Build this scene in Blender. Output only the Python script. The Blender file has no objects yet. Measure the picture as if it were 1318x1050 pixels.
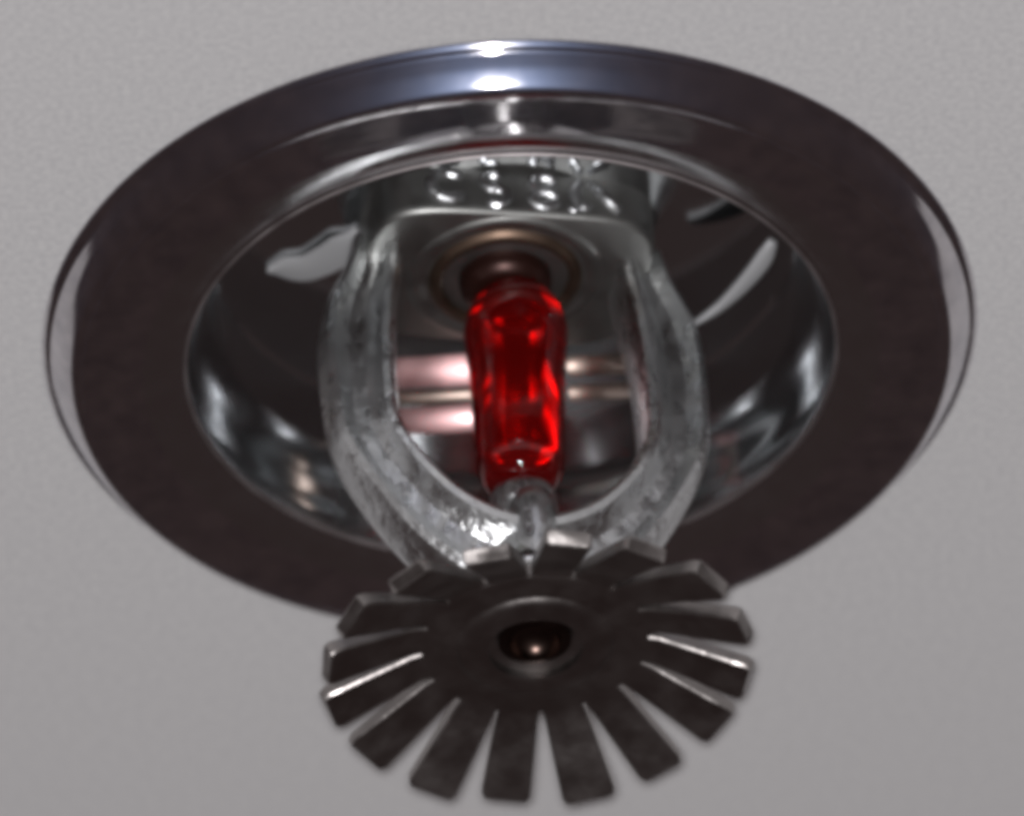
import bpy, bmesh, math, random
from mathutils import Vector, Matrix
random.seed(7)
S = 0.001                      # everything below is written in millimetres
sc = bpy.context.scene
R = math.radians

# ------------------------------------------------------------------ camera
ELEV, ROLL, DIST = R(38.0), R(3.2), 1000.0
fwd = Vector((0, math.cos(ELEV), math.sin(ELEV)))
up0 = Vector((0, -math.sin(ELEV), math.cos(ELEV)))
right0 = Vector((1, 0, 0))
up = (up0 * math.cos(ROLL) + right0 * math.sin(ROLL)).normalized()
right = fwd.cross(up).normalized()
target = Vector((-0.15, 0, -6.85))
cam_d = bpy.data.cameras.new('camera')
cam = bpy.data.objects.new('camera', cam_d)
sc.collection.objects.link(cam)
loc = (target - fwd * DIST) * S
m = Matrix((right, up, -fwd)).transposed().to_4x4()
m.translation = loc
cam.matrix_world = m
cam_d.sensor_width = 36
cam_d.lens = 36 * DIST / 78.6
cam_d.clip_start, cam_d.clip_end = 0.01, 50
cam_d.dof.use_dof = True
cam_d.dof.focus_distance = (DIST - 12) * S
cam_d.dof.aperture_fstop = 26
sc.camera = cam

# ------------------------------------------------------------------ dark room + one small flash at the camera
w = bpy.data.worlds.new('World'); sc.world = w; w.use_nodes = True
bg = w.node_tree.nodes['Background']
bg.inputs['Color'].default_value = (0.037, 0.0258, 0.0250, 1)
bg.inputs['Strength'].default_value = 1.0

def area(name, pos, at, sx, sy, power, col):
    l = bpy.data.lights.new(name, 'AREA'); l.shape = 'RECTANGLE'
    l.size, l.size_y, l.energy, l.color = sx, sy, power, col
    o = bpy.data.objects.new(name, l); sc.collection.objects.link(o)
    o.location = pos
    o.rotation_euler = (Vector(at) - Vector(pos)).to_track_quat('-Z', 'Y').to_euler()
    return o
flash = loc + (up * 6 - right * 3) * S
area('camera_flash', flash, (0, 0, 0), 0.014, 0.009, 8.1, (0.985, 0.978, 0.99))

sc.view_settings.view_transform = 'Standard'
sc.view_settings.look = 'None'
sc.view_settings.exposure = 0
sc.view_settings.gamma = 1
sc.cycles.pixel_filter_type = 'BLACKMAN_HARRIS'
sc.cycles.filter_width = 5.6
sc.cycles.use_denoising = True
sc.cycles.caustics_reflective = False
sc.cycles.caustics_refractive = False
sc.cycles.sample_clamp_indirect = 6
sc.cycles.max_bounces = 16
sc.cycles.transmission_bounces = 12
sc.cycles.glossy_bounces = 8

# ------------------------------------------------------------------ materials
def mat(name, base, metallic=0.0, rough=0.4, **kw):
    mt = bpy.data.materials.new(name); mt.use_nodes = True
    p = mt.node_tree.nodes['Principled BSDF']
    p.inputs['Base Color'].default_value = (*base, 1)
    p.inputs['Metallic'].default_value = metallic
    p.inputs['Roughness'].default_value = rough
    for k, v in kw.items():
        p.inputs[k.replace('_', ' ')].default_value = v
    return mt

def noise_layer(mt, scale, detail, rough_rng=None, bump=0.0, bump_dist=0.0001, col=None):
    nt = mt.node_tree; p = nt.nodes['Principled BSDF']
    tc = nt.nodes.new('ShaderNodeTexCoord')
    n = nt.nodes.new('ShaderNodeTexNoise')
    n.inputs['Scale'].default_value = scale; n.inputs['Detail'].default_value = detail
    nt.links.new(tc.outputs['Object'], n.inputs['Vector'])
    if rough_rng:
        r = nt.nodes.new('ShaderNodeMapRange')
        r.inputs['From Min'].default_value = .35; r.inputs['From Max'].default_value = .65
        r.inputs['To Min'].default_value, r.inputs['To Max'].default_value = rough_rng
        nt.links.new(n.outputs['Fac'], r.inputs['Value']); nt.links.new(r.outputs['Result'], p.inputs['Roughness'])
    if bump:
        b = nt.nodes.new('ShaderNodeBump'); b.inputs['Strength'].default_value = bump; b.inputs['Distance'].default_value = bump_dist
        nt.links.new(n.outputs['Fac'], b.inputs['Height']); nt.links.new(b.outputs['Normal'], p.inputs['Normal'])
    if col:
        c = nt.nodes.new('ShaderNodeMix'); c.data_type = 'RGBA'
        c.inputs['A'].default_value = (*col[0], 1); c.inputs['B'].default_value = (*col[1], 1)
        r2 = nt.nodes.new('ShaderNodeMapRange')
        r2.inputs['From Min'].default_value = .3; r2.inputs['From Max'].default_value = .7
        nt.links.new(n.outputs['Fac'], r2.inputs['Value']); nt.links.new(r2.outputs['Result'], c.inputs['Factor'])
        nt.links.new(c.outputs['Result'], p.inputs['Base Color'])
    return mt

M = {}
M['ceiling'] = noise_layer(mat('ceiling_paint', (.7, .69, .67), 0, .9), 2000, 3, None, 0, .0002, ((.615, .606, .614), (.76, .748, .746)))
M['chrome'] = noise_layer(mat('polished_chrome', (.68, .68, .69), 1, .1), 500, 3, (.06, .078), 0, 0, ((.55, .52, .53), (.78, .74, .74)))
M['cup'] = noise_layer(mat('recess_chrome', (.6, .61, .62), 1, .08), 70, 3, (.08, .13))
M['cast'] = noise_layer(mat('cast_chrome', (.69, .70, .705), 1, .34), 800, 5, (.24, .38), .8, .0004)
mp = M['cast'].node_tree.nodes.new('ShaderNodeMapping'); mp.inputs['Scale'].default_value = (1, 1, .6)
nt = M['cast'].node_tree; tcn = [n for n in nt.nodes if n.type == 'TEX_COORD'][0]; nz = [n for n in nt.nodes if n.type == 'TEX_NOISE'][0]
nt.links.new(tcn.outputs['Object'], mp.inputs['Vector']); nt.links.new(mp.outputs['Vector'], nz.inputs['Vector'])
M['mark'] = noise_layer(mat('raised_chrome', (.62, .63, .64), 1, .36), 900, 3, (.28, .42), .5, .0004)
M['lip'] = noise_layer(mat('lip_chrome', (.62, .62, .63), 1, .2), 500, 3, (.17, .24))
M['satin'] = noise_layer(mat('satin_edge', (.45, .41, .41), 1, .5), 300, 3, (.45, .6))
M['polcast'] = noise_layer(mat('smooth_chrome', (.62, .63, .63), 1, .18), 300, 3, (.14, .22))
M['seat'] = noise_layer(mat('dull_brass_seat', (.14, .095, .07), 1, .5), 400, 3, (.45, .58))
M['deflector'] = noise_layer(mat('deflector_metal', (.4, .38, .36), 1, .36), 420, 4, (.3, .4), .35, .0003, ((.31, .285, .275), (.37, .345, .335)))
M['pink'] = noise_layer(mat('pink_reflection', (.62, .40, .40), 1, .4), 300, 3, (.36, .48))  # pink of the added bars that stand in for reflections
M['reflection_patch'] = noise_layer(mat('reflection_grey', (.45, .45, .46), 0, .6), 300, 3, (.5, .7))  # light grey of the added patches, imitates reflected brightness
M['under'] = noise_layer(mat('dull_grey_casting', (.3, .3, .29), 1, .45), 350, 3, (.4, .5), .15, .0002)
M['tip'] = noise_layer(mat('brown_screw_metal', (.075, .05, .042), 1, .3), 400, 3, (.22, .36))
M['tan_bar'] = noise_layer(mat('tan_reflection', (.36, .29, .25), 1, .45), 300, 3, (.32, .48))  # tan for the other added reflection bars
M['hole'] = mat('dark_recess', (.035, .012, .009), .6, .4)

def soft_lobe(mt, fac, rough, col):
    nt = mt.node_tree; p = nt.nodes['Principled BSDF']; out = nt.nodes['Material Output']
    g = nt.nodes.new('ShaderNodeBsdfAnisotropic'); g.inputs['Color'].default_value = (*col, 1); g.inputs['Roughness'].default_value = rough
    mx = nt.nodes.new('ShaderNodeMixShader'); mx.inputs[0].default_value = fac
    nt.links.new(p.outputs[0], mx.inputs[1]); nt.links.new(g.outputs[0], mx.inputs[2]); nt.links.new(mx.outputs[0], out.inputs['Surface'])
soft_lobe(M['cup'], .035, .42, (.45, .5, .52))
soft_lobe(M['chrome'], .07, .36, (.42, .54, .85))  # blue tint puts the flash's bluish sheen into the metal colour
# ------------------------------------------------------------------ helpers
def link(name, me, mt, parent=None, smooth=True):
    o = bpy.data.objects.new(name, me); sc.collection.objects.link(o)
    if mt and not me.materials: me.materials.append(mt)
    if parent: o.parent = parent
    if smooth:
        for p in me.polygons: p.use_smooth = True
    return o

def empty(name, pos, rz=0, label=None, cat=None):
    o = bpy.data.objects.new(name, None); sc.collection.objects.link(o)
    o.empty_display_size = .01
    o.location = Vector(pos) * S; o.rotation_euler = (0, 0, rz)
    if label: o['label'] = label; o['category'] = cat
    return o

def mesh_of(verts, faces, name='m', sharp=None):
    me = bpy.data.meshes.new(name)
    me.from_pydata([tuple(Vector(v) * S) for v in verts], [], faces)
    bm = bmesh.new(); bm.from_mesh(me)
    bmesh.ops.remove_doubles(bm, verts=bm.verts, dist=1e-7)
    bmesh.ops.recalc_face_normals(bm, faces=bm.faces)
    if sharp is not None:
        for e in bm.edges:
            if len(e.link_faces) == 2 and e.calc_face_angle(0) > R(sharp): e.smooth = False
    bm.to_mesh(me); bm.free()
    return me

def lathe(prof, seg=96, closed=False, sharp=35, name='lathe'):
    vs, fs = [], []
    n = len(prof)
    for i in range(seg):
        a = 2 * math.pi * i / seg
        for r, z in prof: vs.append((r * math.cos(a), r * math.sin(a), z))
    last = n if closed else n - 1
    for i in range(seg):
        j = (i + 1) % seg
        for k in range(last):
            k2 = (k + 1) % n
            q = [i * n + k, j * n + k, j * n + k2, i * n + k2]
            if prof[k][0] == 0: q = [q[0], q[2], q[3]]
            elif prof[k2][0] == 0: q = [q[0], q[1], q[2]]
            fs.append(q)
    return mesh_of(vs, fs, name, sharp)

def smooth_prof(pts, n=8):
    """Catmull-Rom through profile points"""
    out = []
    for i in range(len(pts) - 1):
        p0 = pts[max(i - 1, 0)]; p1 = pts[i]; p2 = pts[i + 1]; p3 = pts[min(i + 2, len(pts) - 1)]
        for k in range(n):
            t = k / n
            out.append(tuple(.5 * (2 * b + (c - a) * t + (2 * a - 5 * b + 4 * c - d) * t * t + (3 * b - a - 3 * c + d) * t ** 3)
                             for a, b, c, d in zip(p0, p1, p2, p3)))
    out.append(tuple(pts[-1]))
    return out

def superring(cx, cz, ux, uz, w, d):
    """faceted cast cross-section: in-plane unit (ux,uz) half-width w (positive = outward), half-depth d"""
    ring = []
    for u, v in ((-1, -.1), (-1, -.55), (-.86, -.9), (-.7, -1), (-.52, -.95), (-.36, -.7), (-.12, -.5), (.3, -.46), (.55, -.56), (.72, -.68), (.9, -.56), (1, -.3), (1, .4), (.85, .8), (.4, 1), (-.5, 1), (-.9, .8), (-1, .4)):
        ring.append((cx + ux * w * u, d * v, cz + uz * w * u))
    return ring

def skin_rings(rings, cap=True, sharp=None, name='sweep'):
    vs, fs = [], []
    n = len(rings[0])
    for r in rings: vs += r
    for i in range(len(rings) - 1):
        for k in range(n):
            k2 = (k + 1) % n
            fs.append([i * n + k, i * n + k2, (i + 1) * n + k2, (i + 1) * n + k])
    if cap:
        fs.append(list(range(n))); fs.append([(len(rings) - 1) * n + k for k in range(n)])
    return mesh_of(vs, fs, name, sharp)

def tube(points, r, n=8, name='tube'):
    rings = []
    P = [Vector(p) for p in points]
    for i, p in enumerate(P):
        t = (P[min(i + 1, len(P) - 1)] - P[max(i - 1, 0)]).normalized()
        a = t.cross(Vector((0, 1, 0)))
        if a.length < .1: a = t.cross(Vector((1, 0, 0)))
        a.normalize(); b = t.cross(a)
        rr = r * (.55 if i in (0, len(P) - 1) else 1)
        rings.append([tuple(p + a * rr * math.cos(2 * math.pi * k / n) + b * rr * math.sin(2 * math.pi * k / n)) for k in range(n)])
    return skin_rings(rings, name=name)

# ------------------------------------------------------------------ ceiling (a slab with the round cut-out for the cup)
def ceiling():
    seg = 96
    rad = [26.6, 45, 90, 250, 2500]
    vs, fs = [], []
    for z in (0.0, 12.0):
        for r in rad:
            for i in range(seg):
                a = 2 * math.pi * i / seg
                vs.append((r * math.cos(a), r * math.sin(a), z))
    L = len(rad)
    for l in range(2):
        for k in range(L - 1):
            for i in range(seg):
                j = (i + 1) % seg; b = l * L * seg
                fs.append([b + k * seg + i, b + k * seg + j, b + (k + 1) * seg + j, b + (k + 1) * seg + i])
    for k in (0, L - 1):
        for i in range(seg):
            j = (i + 1) % seg
            fs.append([k * seg + i, k * seg + j, (L + k) * seg + j, (L + k) * seg + i])
    o = link('ceiling', mesh_of(vs, fs, 'ceiling', 30), M['ceiling'])
    o['kind'] = 'structure'
    o['label'] = 'plain pale grey painted ceiling'
ceiling()

# ------------------------------------------------------------------ escutcheon
esc = empty('escutcheon', (0, 0, 0), 0, 'round polished chrome ceiling plate with recessed cup around the sprinkler', 'ceiling plate')
bead = [(35.2, .0), (35.95, -.01), (36.08, -.08), (36.08, -.16), (36.0, -.27), (35.86, -.45), (35.72, -.62), (35.6, -.68), (35.52, -.66)]
slope = smooth_prof([(35.52, -.66), (35.4, -.78), (35.1, -1.26), (34.7, -1.88), (34.1, -2.68), (33.75, -3.06), (33.42, -3.2), (33.2, -3.18), (33.05, -3.05)], 6)
flat = smooth_prof([(33.05, -3.05), (32.6, -2.93), (31, -2.9), (29.5, -2.9), (28.4, -2.88)], 6)
lip = smooth_prof([(28.4, -2.88), (27.4, -2.78), (26.5, -2.55), (25.8, -2.25), (25.45, -2.15), (25.2, -2.25), (24.95, -2.1), (24.85, -1.7)], 6)
fl = link('flange', lathe(bead + slope[1:] + flat[1:], 160, sharp=50), M['chrome'], esc)
lipo = link('rolled_lip', lathe(lip, 160, sharp=60), M['lip'], esc)
link('rim_bead', lathe([(25.08 + .14 * math.cos(R(a)), -2.26 + .14 * math.sin(R(a))) for a in range(0, 360, 45)], 160, closed=True, sharp=80), M['satin'], lipo)
cup = smooth_prof([(24.85, -1.7), (24.6, -1.0), (24.3, 0), (23.6, 2.0), (23.1, 4.0), (23.0, 6.0), (23.0, 9.7)], 6) + [(22.7, 10), (20, 10)]
cupm = cup + [(9.0, 10.0), (9.0, 11.5), (25.6, 11.5), (25.9, -.5)]
ad = link('recess_cup', lathe(cupm, 160, sharp=40), M['cup'], esc)

# ------------------------------------------------------------------ sprinkler
PSI = R(12)
ZD, T = -29.6, 1.2          # deflector height and sheet thickness
spr = empty('fire_sprinkler', (0, 0, 0), PSI, 'chrome pendent fire sprinkler with red glass bulb and toothed deflector', 'sprinkler')

spr.rotation_euler = (0, R(-1.2), PSI)

# body (wrench boss above the frame)
def body():
    rings = []
    for z, g in ((11.4, 1.0), (6.6, 1.0), (6.1, .99), (5.88, .975), (5.8, .955)):
        ring = []
        for k in range(64):
            a = 2 * math.pi * k / 64; c, s = math.cos(a), math.sin(a); e = 4.5
            ring.append((11.2 * g * math.copysign(abs(c) ** (2 / e), c), 8.0 * g * math.copysign(abs(s) ** (2 / e), s), z))
        rings.append(ring)
    return link('body', skin_rings(rings, sharp=40), M['under'], spr)
bd = body()
link('seat_ring', lathe(smooth_prof([(7.7, 5.85), (7.4, 5.6), (7.0, 5.52), (6.6, 5.6), (6.3, 5.75)], 4), 64, sharp=60), M['under'], bd)
link('seat_washer', lathe(smooth_prof([(6.0, 5.82), (5.7, 5.4), (5.3, 5.25), (5.0, 5.45), (4.8, 6.0)], 4) + [(4.8, 8.5), (0, 8.8)], 64, sharp=35), M['seat'], bd)
link('valve_cap', lathe(smooth_prof([(0, 4.0), (2.4, 4.0), (3.2, 4.4), (3.6, 5.4), (3.6, 8.4)], 4), 48, sharp=60), M['hole'], bd)

# raised cast marks on the near face of the body
def arcp(cx, cz, rx, rz, a0, a1, n=12):
    return [(cx + rx * math.cos(R(a0 + (a1 - a0) * k / n)), -8.0, cz + rz * math.sin(R(a0 + (a1 - a0) * k / n))) for k in range(n + 1)]
marks = [arcp(-5.7, 8.3, 1.35, 1.3, 35, 330), arcp(-2.1, 8.9, .8, .7, 40, 300), arcp(-2.0, 7.5, .85, .75, 120, -150),
         arcp(1.8, 9.0, .85, .7, 0, 360), arcp(1.8, 7.5, .95, .75, 0, 360),
         arcp(5.2, 8.2, 1.0, 1.3, 100, 280), [(5.4, -8, 9.4), (6.5, -8, 8.2), (7.7, -8, 6.8)], [(3.5, -8, 6.7), (4.6, -8, 6.6)]]
for pts in marks:
    link('raised_mark', tube([(x, -7.72 + random.uniform(-.08, .08), z) for x, y, z in pts], .55), M['mark'], bd)

# two frame arms, each swept from the body to the knuckle
def arm(sx):
    st = [(10.3, 7.5, 1.9, 3.6), (10.8, 4.4, 2.2, 3.6), (11.8, .8, 2.7, 3.4), (12.2, -3, 2.8, 3.2), (12.2, -7, 2.7, 3.1), (11.9, -11, 2.6, 3.1),
          (10.1, -15, 2.5, 3.3), (7.4, -18.7, 2.8, 3.3), (4.6, -21.1, 3.2, 3.4), (2.0, -22.2, 3.4, 3.4), (-1.0, -22.3, 3.4, 3.4)]
    st = smooth_prof(st, 5)
    rings = []
    for i, (x, z, wd, d) in enumerate(st):
        a, b = st[max(i - 1, 0)], st[min(i + 1, len(st) - 1)]
        tx, tz = b[0] - a[0], b[1] - a[1]; l = math.hypot(tx, tz)
        ux, uz = -tz / l, tx / l
        rings.append([(sx * p[0], p[1], p[2]) for p in superring(x, z, ux, uz, wd, d)])
    return link('frame_arm', skin_rings(rings, sharp=27), M['cast'], spr)
arm(1); arm(-1)

# knuckle with the compression screw
kn = link('knuckle', lathe(smooth_prof([(0, -18.6), (2.4, -18.7), (2.9, -20), (3.2, -21.5)], 4) + smooth_prof([(3.6, -22.5), (4.2, -24), (4.2, -25), (3.3, -26)], 4) + [(3.2, ZD + T + .01), (2.8, ZD + T + .05)], 64, sharp=35), M['polcast'], spr)
link('cast_rib', tube([(0.2, -1.4, -17.2), (0.2, -1.9, -17.8), (0.2, -2.3, -18.8), (0.2, -2.4, -20), (0.2, -2.4, -22), (0.2, -2.4, -24), (0.2, -2.4, -28)], 1.75, 20), M['cast'], kn)
link('compression_screw', lathe([(0, -15.1), (1.6, -15.0), (2.3, -15.2), (2.6, -15.8), (2.6, -17), (2.1, -17.4), (2.1, -19), (0, -19)], 48, sharp=40), M['cast'], spr)

# added patches and bars that imitate bright reflections inside the cup
def plate(quad, t, name, mt, parent, nseg=10, bulge=0.0):
    # a bent strip: quad = 4 corners, bowed along its normal, thickness t
    a, b, c, d = [Vector(q) for q in quad]
    n = (b - a).cross(d - a).normalized()
    rings = []
    for k in range(nseg + 1):
        u = k / nseg
        off = n * bulge * (u * u)
        p, q = a.lerp(b, u) + off, d.lerp(c, u) + off
        mid = []
        for v in (0, .15, .5, .85, 1):
            mid.append(p.lerp(q, v) - n * t * .35 * (2 * v - 1) ** 2)
        rings.append([tuple(x) for x in mid] + [tuple(x - n * t) for x in reversed(mid)])
    return link(name, skin_rings(rings, sharp=45, name=name), mt, parent)
def pix(px, py, z):          # spot inside the cup at height z that the added patch covers
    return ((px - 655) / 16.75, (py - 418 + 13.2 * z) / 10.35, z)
# left and right reflection patches, added shapes
def reflection_patch(spine, z0, z1, parent):
    # tapering plate added in place of a bright reflection; spine = (px, py, half width in px)
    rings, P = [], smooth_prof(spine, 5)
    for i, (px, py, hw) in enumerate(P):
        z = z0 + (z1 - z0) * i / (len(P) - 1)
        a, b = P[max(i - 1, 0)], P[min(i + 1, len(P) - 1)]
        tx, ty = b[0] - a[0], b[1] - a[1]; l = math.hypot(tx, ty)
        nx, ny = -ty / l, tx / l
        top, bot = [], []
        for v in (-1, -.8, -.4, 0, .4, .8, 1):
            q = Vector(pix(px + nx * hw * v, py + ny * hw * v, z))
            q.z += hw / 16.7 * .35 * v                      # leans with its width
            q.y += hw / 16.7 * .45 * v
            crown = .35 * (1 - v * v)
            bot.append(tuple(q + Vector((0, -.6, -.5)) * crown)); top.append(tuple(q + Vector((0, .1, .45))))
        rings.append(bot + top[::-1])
    return link('cup_reflection_patch', skin_rings(rings, sharp=60, name='cup_reflection_patch'), M['reflection_patch'], parent)
reflection_patch([(344, 314, 2), (366, 312, 11), (392, 315, 15), (418, 308, 19), (440, 298, 21), (456, 284, 14), (466, 268, 4)], 9.72, 9.78, ad)
reflection_patch([(897, 414, 2), (925, 398, 5), (952, 376, 8), (976, 352, 10), (992, 332, 10), (1003, 314, 5)], 4.6, 7.0, ad)
def add_reflection_bar(x0, x1, z, h, bulge, mt):  # made-up bar behind the bulb, shaped like a bright reflection
    y = 12.5
    plate([(x1, y + h * .45, z - h * .5), (x0, y + h * .45, z - h * .5), (x0, y - h * .25, z + h * .4), (x1, y - h * .25, z + h * .4)], .6, 'reflection_bar', mt, ad, 10, bulge)
add_reflection_bar(-9.6, -3.0, 7.2, 2.1, -1.6, M['pink'])
add_reflection_bar(-9.6, -3.0, 4.6, 1.0, -1.3, M['tan_bar'])
add_reflection_bar(-9.6, -3.0, 2.4, 1.8, -1.6, M['pink'])
add_reflection_bar(9.4, 4.4, 6.9, 1.4, 2.6, M['tan_bar'])
add_reflection_bar(9.4, 4.4, 4.2, 1.1, 3.6, M['tan_bar'])

# glass bulb with red liquid and a small bubble
glass = mat('bulb_glass', (.85, .012, .012), 0, .05, Transmission_Weight=.92, IOR=1.47)
liquid = mat('red_liquid', (1.0, .1, .08), 0, .02, Transmission_Weight=.9, IOR=.94)
bubble = mat('bubble_gas', (1, .5, .5), 0, .0, Transmission_Weight=1.0, IOR=.735)
outer = smooth_prof([(0, 5.0), (1.7, 4.7), (2.8, 3.8), (3.7, 2.2), (4.05, .6), (3.95, -1.2), (3.75, -3.2), (3.65, -5), (3.55, -9), (3.45, -11.6), (3.25, -13.2), (2.5, -14.5), (1.3, -15.0), (0, -15.1)], 5)
outer = [(max(r, 0), z) for r, z in outer]
inner = [(r - .42 if r > .9 else r * .55, z * .965 - .2) for r, z in outer]
inner = [(max(r, 0), z) for r, z in inner]
bulb = link('glass_bulb', lathe(outer, 64, sharp=80), glass, spr)
bulb.location.x = .45 * S; bulb.rotation_euler = (0, R(2.2), 0)
link('liquid', lathe(inner, 64, sharp=80), liquid, bulb)

link('gas_bubble', lathe([(1.5 * math.cos(R(a)), 1.0 + 1.3 * math.sin(R(a))) if abs(a) < 90 else (0, 1.0 + math.copysign(1.3, a)) for a in range(-90, 91, 10)], 32, sharp=80), bubble, bulb)

# ------------------------------------------------------------------ deflector
defl = link('deflector', lathe([(2.8, ZD + T), (8.5, ZD + T), (8.75, ZD + T - .15), (8.75, ZD + .15), (8.5, ZD), (6.2, ZD), (6.0, ZD - .05)] + smooth_prof([(5.9, ZD - .15), (5.65, ZD - .32), (5.3, ZD - .4), (4.9, ZD - .42)], 3) + [(3.75, ZD - .44), (3.62, ZD - .38), (3.6, ZD + .3), (3.2, ZD + .5), (2.8, ZD + .6)], 96, closed=True, sharp=30), M['deflector'], spr)
link('screw_tip', lathe([(2.75, ZD + .9), (2.75, ZD + .3), (2.4, ZD + .15)] + [(2.1 * math.cos(R(a)), ZD + .15 + 1.6 * math.sin(R(a))) for a in range(0, 90, 8)] + [(0, ZD + 1.75)], 48, sharp=60), M['tip'], defl)
def tooth(phi):

    near = max(0.0, -math.sin(phi + PSI))      # 1 for the teeth that point towards the viewer
    s0 = R(23 + 2 * near ** 6 + random.uniform(-3.5, 3.5))
    wide, long_, tw = random.uniform(.95, 1.1), random.uniform(.965, 1.02), R(random.uniform(-5, 5) + 9 * max(0, -math.cos(phi + PSI)))
    rings = []
    for q in [0, .12, .25, .4, .6, .8, .93, .985, 1.0]:
        L = 8.7 * q * long_
        ang = s0 * min(1, q / .35)
        r = 8.45 + L * math.cos(s0 * .97); z = ZD + T / 2 - math.sin(s0) * max(0, L - .6)
        hw = (1.54 + .38 * q) * (1 + (wide - 1) * q)
        hw -= .35 * max(0, (q - .95) / .05)
        hh = T / 2 - .02
        if q == 1.0: hh -= .15
        nx, nz = math.sin(ang), math.cos(ang)
        ring = []
        b = .12
        for u, v in ((-hw, -hh + b), (-hw + b, -hh), (hw - b, -hh), (hw, -hh + b), (hw, hh - b), (hw - b, hh), (-hw + b, hh), (-hw, hh - b)):
            ct, st_ = math.cos(tw * q), math.sin(tw * q)      # slight twist of the blade
            u, v = u * ct - v * st_, u * st_ + v * ct
            cut = .3 * (.5 - v / T) if q == 1.0 else 0      # end face tilted to catch the flash
            ring.append((r + v * nx - cut * math.cos(s0), u, z + v * nz + cut * math.sin(s0)))
        c, s = math.cos(phi), math.sin(phi)
        rings.append([(x * c - y * s, x * s + y * c, zz) for x, y, zz in ring])
    return skin_rings(rings, sharp=30, name='tooth')
for k in range(16):
    phi = R(88.8 + 11.25 + 22.5 * k + random.uniform(-.8, .8)) - PSI
    link('tooth', tooth(phi), M['deflector'], defl)
